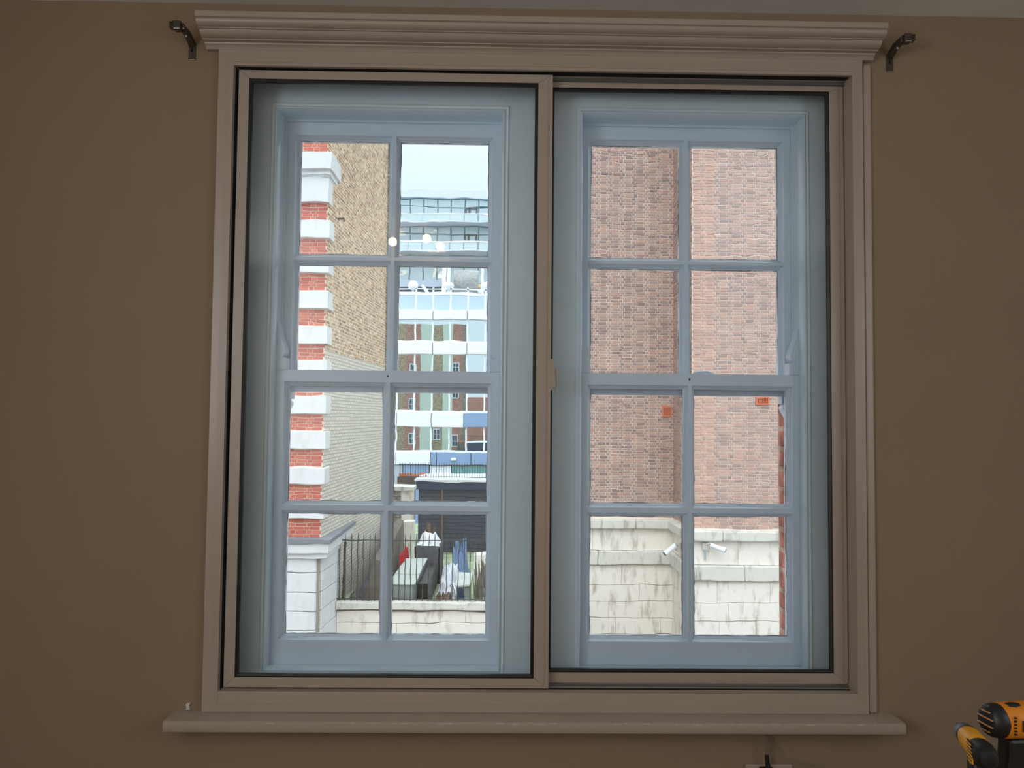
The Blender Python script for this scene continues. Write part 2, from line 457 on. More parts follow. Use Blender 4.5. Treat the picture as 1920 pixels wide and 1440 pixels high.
# ---- casing, cornice, sill
cs = MB().grid([-1.05, 1.032], [-.064, 2.035], [(-1.0, 1.0, 0, 1.978)], -.02, 0.0).obj('trim_1', M['trim'], bevel=.002, **S)
cs['label'] = 'cream painted flat casing around the window opening'
MB().prism([(1.036, -.063), (1.064, -.063), (1.064, 2.02), (1.036, 2.02)], -.012, 0).obj('outer_bead', M['trim'], cs, bevel=.008)
MB().ring(-1.024, 1.02, -.0605, 2.012, [(0, -.0195), (0, -.0215), (.0235, -.0215), (.0235, -.0195)]).obj('frame_flange', M['alu'], cs)
prof = [(0, 2.0285), (-.0215, 2.0285), (-.024, 2.0335), (-.029, 2.0385), (-.034, 2.041), (-.035, 2.0445), (-.052, 2.0448), (-.0525, 2.0475), (-.062, 2.0482), (-.070, 2.0505),
        (-.076, 2.0545), (-.080, 2.0605), (-.0815, 2.0635), (-.0895, 2.0638), (-.090, 2.0655), (-.096, 2.0662), (-.104, 2.069), (-.1095, 2.0735), (-.1115, 2.079), (-.1115, 2.0835),
        (-.1185, 2.0838), (-.12, 2.085), (-.12, 2.101), (-.117, 2.104), (0, 2.106)]
MB().extrude_x(prof, -1.09, 1.067).obj('trim_2', M['trim'], smooth=True, **S)['label'] = 'cream moulded cornice along the top of the window'
sp = [(0, -.0635), (-.084, -.0645), (-.0885, -.0655), (-.0912, -.068), (-.092, -.073), (-.092, -.090), (-.089, -.097), (-.083, -.100), (0, -.101)]
sl = MB().extrude_x(sp, -1.137, 1.11).obj('trim_3', M['trim'], smooth=True, **S)
sl['label'] = 'cream painted window sill board with a chipped rounded edge'
ch = MB()
for k in range(26):
    x = random.uniform(-.9, 1.05); l_ = random.uniform(.006, .03); z = -.0668 - random.uniform(0, .003)
    ch.box(x, x + l_, -.0925, -.0875, z - .0008, z)
ch.obj('paint_chip', M['whitep'], sl, kind='stuff')

# ================================================================== SECONDARY GLAZING (window_3)
w3 = empty('window_3', (0, 0, 0), **S); w3['label'] = 'cream aluminium horizontal sliding secondary glazing with black gaskets'
MB().ring(-1.0, 1.0, 0, 1.978, [(0, -.018), (.002, -.0215), (.003, .0), (.003, .0), (.010, .058), (0, .058)], closed=False).obj('outer_frame', M['alu'], w3)
tr = MB()
for z0, z1 in ((1.962, 1.975), (.003, .011)):
    tr.box(-.985, .987, .0195, .0225, z0, z1); 
tr.obj('track_rail', M['rail'], w3)
db = MB()
db.box(-.985, .985, .024, .0295, 1.966, 1.9755); db.box(-.985, .985, .001, .018, .0025, .0045)
db.box(-.9968, -.9945, -.012, .017, .004, 1.975); db.box(-.99, .99, -.012, .017, 1.9735, 1.9755)
db.box(-.985, .985, .024, .055, .0025, .0045)
db.obj('slider_gap_shade', M['dark'], w3)  # black strips paint the shade in the gaps around the sliders


def slider(x0, x1, z0, z1, ya, stl, str_, rb, rt, lab):
    """mitred frame with black gasket and a clear pane"""
    th = .016; fr = MB()
    g = .0003
    X0, X1, Z0, Z1 = x0 + stl, x1 - str_, z0 + rb, z1 - rt      # sight line of the frame
    fr.prism([(x0, z0), (X0, Z0 + g), (X0, Z1 - g), (x0, z1)], ya, ya + th)
    fr.prism([(x1, z0), (x1, z1), (X1, Z1 - g), (X1, Z0 + g)], ya, ya + th)
    fr.prism([(x0 + g, z1), (X0 + g, Z1), (X1 - g, Z1), (x1 - g, z1)], ya, ya + th)
    fr.prism([(x0 + g, z0), (x1 - g, z0), (X1 - g, Z0), (X0 + g, Z0)], ya, ya + th)
    o = fr.obj('sliding_panel', M['alu'], w3, bevel=.0012, label=lab)
    gk = MB().ring(X0, X1, Z0, Z1, [(0, ya + .0015), (.004, ya + .0005), (.010, ya + .004), (.0105, ya + .013), (0, ya + .013)], closed=True)
    gk.obj('gasket', M['gasket'], o)
    MB().box(X0 + .004, X1 - .004, ya + .0065, ya + .0105, Z0 + .004, Z1 - .004).obj('pane', M['glass'], o)
    return o


pl = slider(-.989, .0255, .0075, 1.9695, -.006, .034, .047, .031, .028, 'left sliding pane, in front of the right one')
pr = slider(-.022, .990, .013, 1.963, .031, .046, .046, .033, .018, 'right sliding pane, behind the left one')
box('stile_ridge', M['alu'], (.0115, .0135, -.0078, -.006, .010, 1.967), pl)
box('stile_ridge', M['alu'], (.9735, .975, .0288, .031, .016, 1.957), pr)
# stepped finger latch on the meeting stile
lt = MB().prism([(.0256, .945), (.031, .945), (.031, .950), (.034, .950), (.034, .957), (.0405, .957), (.0405, .985), (.0395, .985), (.0395, 1.033), (.0335, 1.033), (.0335, 1.045), (.0256, 1.045)], -.0045, .012)
lt.obj('latch', M['alu'], pl, bevel=.0008)
hk = MB().prism([(.0405, 1.002), (.0405, 1.012), (.053, 1.012), (.053, 1.000), (.0495, .998), (.0495, .935), (.0435, .935), (.0435, .998)], .002, .014)
hk.obj('latch_hook', M['trim'], pl)


# ================================================================== SASH WINDOWS (window_1, window_2)
def ragged(mb, x0, x1, z0, z1, y, amp, n=46):
    """thin smear of paint over the pane edge with an uneven inner line"""
    def side(ax_, a, b, fixed, inw):
        pts = [a + (b - a) * i / n for i in range(n + 1)]
        cur = amp * .4
        k = len(mb.v)
        for p in pts:
            cur = max(amp * .12, min(amp, cur + random.uniform(-1, 1) * amp * .33))
            if ax_: mb.v += [(fixed, y, p), (fixed + inw * cur, y, p)]
            else: mb.v += [(p, y, fixed), (p, y, fixed + inw * cur)]
        for i in range(n): mb.f.append((k + 2 * i, k + 2 * i + 2, k + 2 * i + 3, k + 2 * i + 1))
    side(1, z0, z1, x0, 1); side(1, z0, z1, x1, -1); side(0, x0, x1, z0, 1); side(0, x0, x1, z1, -1)


def horn_pts(e, s, zb, up=1):
    """ogee horn outline, e = outer edge x, s = +1 when it grows to the right"""
    p = [(.0, .160), (.004, .160), (.006, .148), (.011, .126), (.018, .106), (.025, .088), (.030, .072), (.0305, .062), (.027, .052),
         (.022, .046), (.019, .0445), (.034, .041), (.034, 0), (0, 0)]
    return [(e + s * d, zb + up * h) for d, h in p]


def sash(parent, name, cx, hw, zr, y0, y1, pane_x, rows, trim, lab, horns):
    """cx centre, hw half width, rows of clear openings; glazing bars with bevelled mouldings"""
    xa, xb = cx - hw, cx + hw
    cols = [(cx - pane_x, cx - .0195), (cx + .0195, cx + pane_x)]
    holes = [(a - trim, b + trim, z0 - trim, z1 + trim) for a, b in cols for z0, z1 in rows]
    o = MB().grid([xa, xb], list(zr), holes, y0, y1).obj(name, M['sash'], parent, label=lab)
    gy = y0 + .026
    for a, b in cols:
        for z0, z1 in rows:
            t = trim
            MB().ring(a - t, b + t, z0 - t, z1 + t,
                      [(0, y0), (0, y0 - .0004), (.0010, y0 + .0006), (.0022, y0 + .006), (.0058, y0 + .0135), (.0074, y0 + .0140), (.0078, y0 + .0170),
                       (.0112, y0 + .0225), (t, y0 + .0235), (t, gy - .001), (t, y1)]).obj('glazing_moulding', M['sash'], o, smooth=False)
            MB().box(a - .004, b + .004, gy, gy + .003, z0 - .004, z1 + .004).obj('pane', M['oldglass'], o)
            rg = MB(); ragged(rg, a - .0005, b + .0005, z0 - .0005, z1 + .0005, gy + .0032, .0042)
            rg.obj('paint_edge', M['putty'], o, recalc=False)
    for s, e in ((1, xa), (-1, xb)):
        if horns == 'up': MB().prism(horn_pts(e, s, zr[1] - .001), y0, y1).obj('horn', M['sash'], o)
        if horns == 'down': MB().prism(horn_pts(e + s * .005, s, zr[0] + .001, -.62), y0 + .004, y1).obj('horn', M['sash'], o)
    return o


def sash_window(name, a, b, dcx, lab, side):
    cx = (a + b) / 2 + dcx; hw = (b - a) / 2
    wn = empty(name, (0, 0, 0), **S); wn['label'] = lab
    low = sash(wn, 'lower_sash', (a + b) / 2, hw, (BZ0, 1.0105), .15, .193, .3365, [(.123, .526), (.569, .958)], .0135,
               side + ' window, inner lower sash of four panes', 'up')
    up = sash(wn, 'upper_sash', (a + b) / 2, hw, (.938, BZ1), .205, .25, .3315, [(1.0, 1.383), (1.421, 1.824)], .0135,
              side + ' window, outer upper sash of four panes', 'down')
    m_ = (a + b) / 2
    MB().tube([(m_ - .002, .1492, .992), (m_ - .002, .1505, .992)], .0042, 4).obj('screw_hole', M['dark'], low)
    return low, up


sash_window('window_1', L0, L1, 0, 'left white eight-pane timber sash window behind the sliding glazing', 'left')
lowR, upR = sash_window('window_2', R0, R1, 0, 'right white eight-pane timber sash window facing the brick wall', 'right')
# old fitch fastener on the right upper sash
MB().tube([(.535, .222, 1.0), (.545, .222, 1.016), (.56, .222, 1.020), (.59, .222, 1.021), (.607, .222, 1.015), (.611, .222, 1.0)], [.006, .006, .0055, .005, .005, .004], 8) \
    .obj('fastener', M['sash'], upR, smooth=True)

# ================================================================== ROOM THINGS
def bracket(name, x, s, lab):
    t = empty(name, (x, 0, 2.025), label=lab, category='bracket', group='curtain pole brackets')
    pb = MB().box(-.0115, .0115, -.004, 0, -.026, .034); pb.obj('wall_plate', M['steel'], t, bevel=.003)
    MB().box(-.003, .003, -.0046, -.0036, .000, .014).obj('screw_slot', M['dark'], t)
    arm = MB().extrude_x([(-.003, .014), (-.003, .034), (-.03, .046), (-.088, .050), (-.088, .034), (-.04, .030)], -.009 , .009)
    arm.obj('arm', M['steel'], t, bevel=.002)
    MB().box(-.006, .006, -.089, -.03, .0455, .0515).obj('arm_rib', M['steel'], t)
    cl = MB().box(min(0, s * .024), max(0, s * .024), -.098, -.072, .029, .057); cl.obj('clamp', M['steel'], t, bevel=.003)
    fn = MB()
    for k in range(3): fn.box(min(s * .018, s * .036), max(s * .018, s * .036), -.096, -.076, 0.035 + k * .008, .039 + k * .008)
    fn.obj('clamp_jaw', M['steel'], t)
    MB().tube([(0, -.05, .034), (0, -.053, .028)], .003, 8).obj('screw', M['whitep'], t)
    return t


bracket('curtain_bracket', -1.142, -1, 'metal curtain pole bracket on the wall by the left end of the cornice')
bracket('curtain_bracket', 1.130, 1, 'metal curtain pole bracket on the wall by the right end of the cornice')

# pendant behind the camera whose bulbs show in the glass
VD = 5.2
pen = empty('pendant_lamp', (-.6, -2.85, CEIL), label='brass pendant with warm globe bulbs reflected in the left pane', category='lamp')
MB().tube([(0, 0, 0), (0, 0, -.02)], .05, 16).obj('ceiling_rose', M['brass'], pen)
MB().tube([(0, 0, -.02), (0, 0, -.09)], .005, 8).obj('stem', M['brass'], pen)
for px, py in ((736, 453), (800, 447), (825, 462)):
    x, z = at(px, py, 2.85)
    p = Vector((x + .6, 0, z - CEIL))
    MB().tube([(0, 0, -.085), (p.x, 0, -.085), (p.x, 0, p.z + .03)], .004, 6).obj('arm', M['brass'], pen)
    r = .03
    sv = [(p.x, 0, p.z + r * math.cos(PI * k / 8)) for k in range(9)]
    MB().tube(sv, [max(.001, r * math.sin(PI * k / 8)) for k in range(9)], 14).obj('bulb', M['bulb'], pen, smooth=True)

# scrap left on the wall above the sill
MB().prism([(-1.103, -.061), (-1.090, -.061), (-1.093, -.052), (-1.0925, -.047), (-1.088, -.041), (-1.100, -.041), (-1.104, -.047), (-1.1, -.054)], -.008, -.0) \
    .obj('wall_fixing', M['whitep'], label='small white plastic fixing on the wall above the left end of the sill', category='fixing')

# socket, plug and leads under the sill
sx0, sx1, sz1 = at(1399, 1434, -.012)[0], at(1486, 1434, -.012)[0], at(1440, 1434, -.012)[1]
sk = MB().grid([sx0, sx1], [sz1 - .09, sz1], [(sx0 + .05, sx0 + .06, sz1 - .05, sz1 - .04)], -.012, 0).obj('wall_socket', M['trim'], bevel=.003,
     label='cream double wall socket below the sill at the bottom edge', category='socket')
x, z = at(1437, 1384, -.03)
pg = empty('power_lead', (x, -.03, z), label='grey power lead dropping from the sill into a black plug', category='cable')
MB().tube([(0, .0, .008), (0, 0, -.03), (.001, 0, -.052)], .0034, 8).obj('lead', M['cable'], pg, smooth=True)
MB().tube([(.001, 0, -.050), (.001, 0, -.058), (.003, 0, -.075), (.006, 0, -.095)], [.0055, .0065, .0065, .009], 8).obj('strain_relief', M['blackp'], pg, smooth=True)
MB().box(-.020, .024, -.02, .018, -.135, -.092).obj('plug', M['blackp'], pg, bevel=.006)
pts = []
for px, py in ((1441, 1384), (1452, 1400), (1467, 1419), (1480, 1426), (1500, 1431), (1520, 1436), (1536, 1437), (1541, 1434)):
    x, z = at(px, py, -.02); pts.append((x, -.02, z))
MB().tube(pts, .0016, 6).obj('thin_wire', M['cable'], smooth=True, label='thin loose wire curling right from behind the sill', category='wire')


# ---- power tools on a bench at the lower right
def lathe_x(prof, n=24, sq=0.0):
    """prof = (x, r) revolved about the x axis; sq squares the section a little"""
    mb = MB(); k = 0
    for x, r in prof:
        for q in range(n):
            a = 2 * PI * q / n; cc, ss = math.cos(a), math.sin(a)
            f_ = 1 + sq * (abs(math.sin(2 * a)) ** 2)
            mb.v.append((x, r * cc * f_, r * ss * f_))
    for i in range(len(prof) - 1):
        for q in range(n):
            q2 = (q + 1) % n
            mb.f.append((i * n + q, i * n + q2, (i + 1) * n + q2, (i + 1) * n + q))
    mb.f.append(tuple(range(n - 1, -1, -1))); mb.f.append(tuple(range((len(prof) - 1) * n, len(prof) * n)))
    return mb


BT = .07
tb = empty('work_table', (.95, -1.15, FLOOR), label='low workbench under the power tools at the lower right', category='table')
box('tabletop', M['wood'], (-.35, .45, -.3, .3, BT - FLOOR - .03, BT - FLOOR), tb, bevel=.003)
for lx in (-.31, .41):
    for ly in (-.26, .26): box('leg', M['wood'], (lx - .025, lx + .025, ly - .025, ly + .025, 0, BT - FLOOR - .03), tb)

ax_, az_ = at(1862, 1351, -.99)
H_A = az_ - BT
da = empty('cordless_drill', (ax_, -.99, BT), rz=math.radians(6), label='yellow and black cordless drill, rear vents facing left, cut by the right edge', category='drill')
oA = (0, 0, H_A)
lathe_x([(-.016, .008), (-.0155, .019), (-.012, .0255), (-.005, .0295), (.004, .0312), (.010, .0312), (.013, .030)], 28).obj('motor_cap', M['blackp'], da, smooth=True, loc=oA)
v = MB()
for k, (h, wd) in enumerate(((.0185, .011), (.007, .019), (-.006, .019), (-.0175, .011))):
    v.box(-.0185 + abs(h) * .10, -.008, -wd, wd, h - .0011, h + .0011)
v.obj('vent_rib', mat('vent_rib_tan', (196, 140, 96), .5), da, loc=oA)
lathe_x([(.011, .0290), (.014, .0308), (.05, .0318), (.085, .032), (.12, .031), (.128, .028)], 28, .07).obj('body', M['orange'], da, smooth=True, loc=oA)
lathe_x([(.126, .029), (.15, .028), (.165, .024)], 24).obj('clutch_ring', M['blackp'], da, smooth=True, loc=oA)
lathe_x([(.163, .021), (.19, .021), (.205, .012)], 24).obj('chuck', M['blackp'], da, smooth=True, loc=oA)
for xx in (.036, .078):
    lathe_x([(xx - .012, .012), (xx, .0135), (xx + .012, .012)], 12).obj('top_grip', M['blackp'], da, smooth=True, loc=(0, -.005, H_A + .0212))
MB().extrude_x([(-.0318, -.010), (-.0330, -.010), (-.0330, .010), (-.0318, .010)], .034, .050).obj('side_label', M['label'], da, loc=oA)
MB().extrude_x([(-.0318, -.006), (-.0332, -.006), (-.0332, .010), (-.0318, .010)], .058, .064).obj('side_switch', M['label'], da, loc=oA)
sl_ = MB()
for k in range(6): sl_.box(.018, .023, -.0322, -.0300, -.016 + k * .006, -.013 + k * .006)
sl_.obj('side_vent', M['blackp'], da, loc=oA)
hp = MB().prism([(.020, -.030), (.062, -.030), (.055, -.09), (.040, -.165), (.002, -.165), (.012, -.10), (.018, -.06)], -.017, .017)
hp.obj('handle', M['blackp'], da, bevel=.007, loc=oA)
MB().prism([(.058, -.030), (.080, -.030), (.074, -.055), (.060, -.09), (.048, -.150), (.040, -.150), (.054, -.09)], -.014, .014).obj('handle_inlay', M['orange'], da, bevel=.004, loc=oA)
MB().prism([(.080, -.040), (.085, -.055), (.076, -.075), (.072, -.055)], -.006, .006).obj('trigger', M['blackp'], da, bevel=.002, loc=oA)
box('battery', M['blackp'], (.0, .095, -.034, .034, .0, .055), da, bevel=.006)
box('battery_foot', M['orange'], (.005, .08, -.030, .030, .055, H_A - .158), da, bevel=.004)

bx_, bz_ = at(1847, 1417, -1.08)
H_B = bz_ - BT
db_ = empty('impact_driver', (bx_, -1.08, BT), rz=math.atan2(.112, .031) + .02, label='small yellow and black impact driver with a grey nose, left of the cordless drill', category='drill')
oB = (0, 0, H_B)
lathe_x([(-.022, 0.0049), (-.020, 0.0131), (-.014, 0.0176), (-.004, 0.0201), (.012, 0.0209), (.028, 0.0201), (.032, 0.0189)], 28, .05).obj('motor_cap', M['blackp'], db_, smooth=True, loc=oB)
lathe_x([(.026, 0.0193), (.030, 0.0207), (.055, 0.0201), (.082, 0.0193), (.092, 0.0176)], 28, .05).obj('body', M['yellow'], db_, smooth=True, loc=oB)
lathe_x([(.088, 0.0184), (.098, 0.0184), (.112, 0.0168), (.120, 0.0107), (.122, 0.0066)], 28).obj('nose_cone', M['greymetal'], db_, smooth=True, loc=oB)
lathe_x([(.120, 0.0066), (.138, 0.0066), (.140, 0.0049)], 16).obj('bit_collet', M['blackp'], db_, smooth=True, loc=oB)
lathe_x([(.086, 0.0193), (.090, 0.0197), (.093, 0.0190)], 28).obj('nose_bumper', M['blackp'], db_, smooth=True, loc=oB)
vb = MB()
for k in range(6): vb.box(.002, .028, 0.0185, .0213, -.014 + k * .006, -.0125 + k * .006)
vb.obj('side_vent', M['blackp'], db_, loc=oB)
MB().prism([(.000, -.018), (.012, -.021), (.024, -.018), (.029, 0), (.024, .016), (.012, .014), (.003, 0)], .0180, .0208).obj('vent_panel', M['yellow'], db_, bevel=.001, loc=oB)
MB().prism([(.016, -.020), (.056, -.020), (.044, -.09), (.030, -.140), (-.004, -.140), (.004, -.09)], -.015, .015).obj('handle', M['blackp'], db_, bevel=.006, loc=oB)
MB().prism([(.052, -.020), (.060, -.020), (.046, -.09), (.034, -.130), (.030, -.130), (.042, -.09)], -.012, .012).obj('handle_inlay', M['yellow'], db_, bevel=.002, loc=oB)
box('battery', M['blackp'], (-.03, .05, -.024, .024, 0, H_B - .132), db_, bevel=.005)


# ================================================================== OUTSIDE: brick makers
def unit_brick(name, m, w=.215, d=.10, h=.065, c=.004):
    mb = MB()
    # 0,0,0 = centre of outer face, chamfered front edges
    a, b = w / 2, h / 2
    mb.v = [(-a, c, -b), (a, c, -b), (a, c, b), (-a, c, b), (-a + c, 0, -b + c), (a - c, 0, -b + c), (a - c, 0, b - c), (-a + c, 0, b - c),
            (-a, d, -b), (a, d, -b), (a, d, b), (-a, d, b)]
    mb.f = [(4, 5, 6, 7), (0, 1, 5, 4), (1, 2, 6, 5), (2, 3, 7, 6), (3, 0, 4, 7), (1, 0, 8, 9), (2, 1, 9, 10), (3, 2, 10, 11), (0, 3, 11, 8)]
    me = bpy.data.meshes.new(name); me.from_pydata(mb.v, [], mb.f); me.materials.append(m); me.update()
    return me, mb


def lay(x0, x1, z0, z1, course=.075, L=.210, Hd=.098, j=.016):
    """Flemish bond: list of (x centre, z centre, width)"""
    out = []; k = 0; z = z0
    n = max(1, round((z1 - z0) / course)); ch = (z1 - z0) / n
    for r in range(n):
        x = x0 - (0 if (r % 2) else .162) ; hd = (r % 2 == 0)
        zc = z0 + (r + .5) * ch
        while x < x1 - .01:
            wd = Hd if hd else L
            a, b = max(x + j / 2, x0), min(x + wd + j / 2, x1)
            if b - a > .03: out.append(((a + b) / 2, zc, b - a, ch - j))
            x += wd + j; hd = not hd
    return out


def brick_wall(parent, bricks, yf, msolo, mmany, limit, key, proud=.010):
    """largest-in-view bricks single, the rest one part"""
    me, proto = unit_brick('brick', msolo)
    bricks = sorted(bricks, key=key)
    for x, z, w_, h_ in bricks[:limit]:
        o = bpy.data.objects.new('brick', me); C.objects.link(o); o.parent = parent
        o.location = (x, yf - proud + random.uniform(-.003, .003), z); o.scale = (w_ / .215, 1, h_ / .065)
    rest = bricks[limit:]
    if rest:
        mb = MB()
        for x, z, w_, h_ in rest:
            k = len(mb.v); dy = random.uniform(-.003, .003)
            for vx, vy, vz in proto.v: mb.v.append((x + vx * w_ / .215, yf - proud + vy + dy, z + vz * h_ / .065))
            mb.f += [tuple(k + i for i in f) for f in proto.f]
        mb.obj('brickwork', mmany, parent, recalc=False, kind='stuff')


# ================================================================== LEFT BUILDING (red brick and white stone)
YL = 14.0
XC = ax(609, YL, 700)                       # its right-hand corner
lb = empty('corner_building', (0, 0, 0), label='red brick and white stone building seen through the left window panes', category='building')
YE = 20.5; XE = ax(727, YE, 800)
zt = 9.5
# body with a slightly splayed side wall
bd = MB(); xl = -13.0
pts = [(xl, YL + .02), (XC - .01, YL + .02), (XE, YE), (xl, YE)]
k = 0
bd.v = [(x, y, -7) for x, y in pts] + [(x, y, zt) for x, y in pts]
bd.f = [(0, 1, 5, 4), (2, 3, 7, 6), (3, 0, 4, 7), (4, 5, 6, 7), (3, 2, 1, 0)]
bd.obj('wall_core', M['mortar_red'], lb)
sw = MB(); sw.v = [(XC, YL, -7), (XE, YE, -7), (XE, YE, zt), (XC, YL, zt), (XC - .1, YL + .1, -7), (XE - .1, YE - .01, -7), (XE - .1, YE - .01, zt), (XC - .1, YL + .1, zt)]
sw.f = [(0, 1, 2, 3), (4, 7, 6, 5), (0, 3, 7, 4), (1, 5, 6, 2), (3, 2, 6, 7), (0, 4, 5, 1)]
sw.obj('side_wall', M['tan'], lb)
box('end_pier', M['darkbrick'], (XE - .35, XE + .08, YE - .55, YE + .1, -7, zt), lb)


def zl(py): return at(580, py, YL)[1]


stone_bands = [(413, 447), (480, 512), (545, 579), (611, 645), (676, 710), (742, 776), (808, 841), (875, 908), (941, 972)]
brick_bands = [(252, 288), (381, 412), (448, 479), (513, 544), (580, 610), (646, 675), (711, 741), (777, 807), (842, 874), (909, 940), (973, 1008)]
allb = []
for a, b in brick_bands: allb += lay(-12.6, XC - .012, zl(b), zl(a))
brick_wall(lb, allb, YL + .02, M['redbrick'], M['redbrick_i'], 290, key=lambda t: -t[0], proud=.014)
for a, b in stone_bands:
    z1, z0 = zl(a), zl(b)
    box('quoin_stone', M['stone'], (-5.35, XC + .055, YL - .07, YL + .4, z0 + .004, z1 - .004), lb, bevel=.012)
    box('quoin_stone', M['stone'], (-12.6, -5.36, YL - .07, YL + .4, z0 + .004, z1 - .004), lb, bevel=.012)
# cornice block with mouldings and pilaster cap
z1, z0 = zl(290), zl(322)
box('cornice_block', M['stone'], (-12.6, XC + .10, YL - .22, YL + .75, z0, z1), lb, bevel=.01)
box('cornice_moulding', M['stone'], (-12.6, XC + .055, YL - .14, YL + .6, zl(331), z0), lb)
box('cornice_fillet', M['stone'], (-12.6, XC + .03, YL - .10, YL + .5, zl(334), zl(327)), lb)
box('capital_block', M['stone'], (-12.6, XC + .02, YL - .08, YL + .35, zl(380), zl(333)), lb, bevel=.01)
box('top_ledge', M['stone'], (-12.6, XC + .02, YL - .05, YL + .3, zl(290), zl(287)), lb)
# plinth: lead flashing, moulding, rusticated courses; runs back along the side wall
XP = ax(592, YL - .1, 1100)
zp = lambda py: at(560, py, YL - .1)[1]
box('lead_flashing', M['lead'], (-12.6, XC + .25, YL - .30, YL + 2.6, zp(1016), zp(1009)), lb)
box('plinth_moulding', M['stone'], (-12.6, XC + .20, YL - .25, YL + 2.6, zp(1036), zp(1016)), lb, bevel=.02)
box('plinth_fillet', M['stone'], (-12.6, XC + .15, YL - .18, YL + 2.5, zp(1046), zp(1036)), lb, bevel=.01)
prev = zp(1046)
for py in (1075, 1112, 1147, 1183, 1219, 1255):
    z = zp(py)
    mb = MB().prism([(0, 0), (0, 0)], 0, 0) if False else MB()
    a, b = z + .016, prev - .004
    # splayed right-hand corner of each course
    p2 = [(-12.6, YL - .10), (XC - .09, YL - .10), (XC + .02, YL + .05), (XC + .12, YL + 1.1), (-12.6, YL + 1.1)]
    n_ = len(p2); mb.v = [(x, y, a) for x, y in p2] + [(x, y, b) for x, y in p2]
    mb.f = [tuple(range(n_ - 1, -1, -1)), tuple(range(n_, 2 * n_))] + [(i, (i + 1) % n_, n_ + (i + 1) % n_, n_ + i) for i in range(n_)]
    mb.obj('plinth_course', M['stone'], lb, bevel=.008)
    prev = z
box('plinth_core', M['joint'], (-12.6, XC - .02, YL - .07, YL + 1.08, -7, zp(1046)), lb)
# small iron hook on the side wall
hx = XC + (XE - XC) * .12
MB().tube([(hx, YL + .75, zl(392)), (hx + .14, YL + .75, zl(392)), (hx + .15, YL + .75, zl(399))], .02, 6).obj('iron_hook', M['iron'], lb)
# rear elevation, reflected in the glass of the office block
RW = [(-13.0, -9.0, 'reartan'), (-9.0, -7.6, 'rearred'), (-7.6, -6.4, 'render'), (-6.4, -5.5, 'reartan'), (-5.5, -4.6, 'render'), (-4.6, -3.7, 'rearred')]
for a, b, mm in RW:
    box('rear_wall_panel', M[mm], (a, b, YE + .005, YE + .12, -7, zt), lb)
for wx, wz in ((-8.3, 5.2), (-8.3, 2.0), (-8.3, -1.2), (-6.0, 4.0), (-4.3, 5.4), (-4.3, 3.2), (-4.3, .6), (-4.3, -1.4), (-7.0, .6), (-6.0, -.8)):
    f_ = MB().ring(wx - .32, wx + .32, wz - .55, wz + .55, [(0, YE + .12), (0, YE + .16), (.07, YE + .16), (.07, YE + .12)]).box(wx - .02, wx + .02, YE + .12, YE + .15, wz - .5, wz + .5)
    f_.box(wx - .3, wx + .3, YE + .12, YE + .15, wz - .02, wz + .02)
    f_ = f_.obj('rear_window', M['white'], lb)
    box('rear_pane', M['winglass'], (wx - .27, wx + .27, YE + .121, YE + .13, wz - .5, wz + .5), f_)


# ================================================================== RIGHT BUILDING (weathered brick over stained stone)
YR0, YR1 = 18.5, 16.5
XB = ax(1264, YR0, 800)
rb = empty('brick_building', (0, 0, 0), label='tall weathered brick building on a stained stone base, through the right window', category='building')
zr = lambda py, Y, px=1180: at(px, py, Y)[1]
zb0 = zr(970, YR0)
XRR = 9.0
box('wall_core', M['mortar'], (1.3, XB + .01, YR0 + .02, YR0 + 2, -7, 9.6), rb)
box('wall_core', M['mortar'], (XB + .01, XRR, YR1 + .02, YR0 + 2, -7, 9.6), rb)
vis = lambda x, z, c: abs(x - c[0]) * .6 + abs(z - c[1])
lay0 = lay(1.9, XB, zb0, 9.3); lay1 = lay(XB + .01, 7.8, zb0, 9.3)
brick_wall(rb, lay0, YR0 + .02, M['pinkbrick'], M['pinkbrick_i'], 130, key=lambda t: vis(t[0], t[1], (3.6, -.6)), proud=.014)
PINK2 = [(204, 168, 152), (198, 162, 146), (214, 174, 154), (196, 158, 144), (208, 170, 152), (202, 170, 154), (190, 156, 142), (204, 162, 146)]
PINK3 = [(188, 158, 146), (194, 164, 150), (180, 152, 142), (198, 164, 150), (176, 150, 142), (190, 154, 142), (200, 160, 146), (168, 142, 134)]
M['pink2'] = brick_mat('warm_quoin_brick', PINK2)
M['pink3'] = brick_mat('paler_brick', PINK3); M['pink3_i'] = brick_mat('paler_brick_many', PINK3, island=True); M['pink2_i'] = brick_mat('warm_quoin_brick_many', PINK2, island=True)
XS = ax(1342, YR1)
brick_wall(rb, [t for t in lay1 if t[0] < XS], YR1 + .02, M['pink2'], M['pink2_i'], 70, key=lambda t: vis(t[0], t[1], (4.6, -.6)), proud=.018)
brick_wall(rb, [t for t in lay1 if t[0] >= XS], YR1 + .02, M['pink3'], M['pink3_i'], 98, key=lambda t: vis(t[0], t[1], (5.2, -.6)), proud=.014)
# side return of the projecting block
rt = MB(); proto = unit_brick('b', M['pinkbrick'])[1]
for y, z, w_, h_ in lay(YR1 + .04, YR0 + .02, zb0, 9.3):
    k = len(rt.v)
    for vx, vy, vz in proto.v: rt.v.append((XB - .018 + vy, y + vx * w_ / .215, z + vz * h_ / .065))
    rt.f += [tuple(k + i for i in f) for f in proto.f]
rt.obj('return_brickwork', M['pinkbrick_i'], rb, recalc=False, kind='stuff')
# mortar on the return reads through the gaps
box('return_core', M['mortar'], (XB - .002, XB + .02, YR1 + .03, YR0 + .03, -7, 9.6), rb)
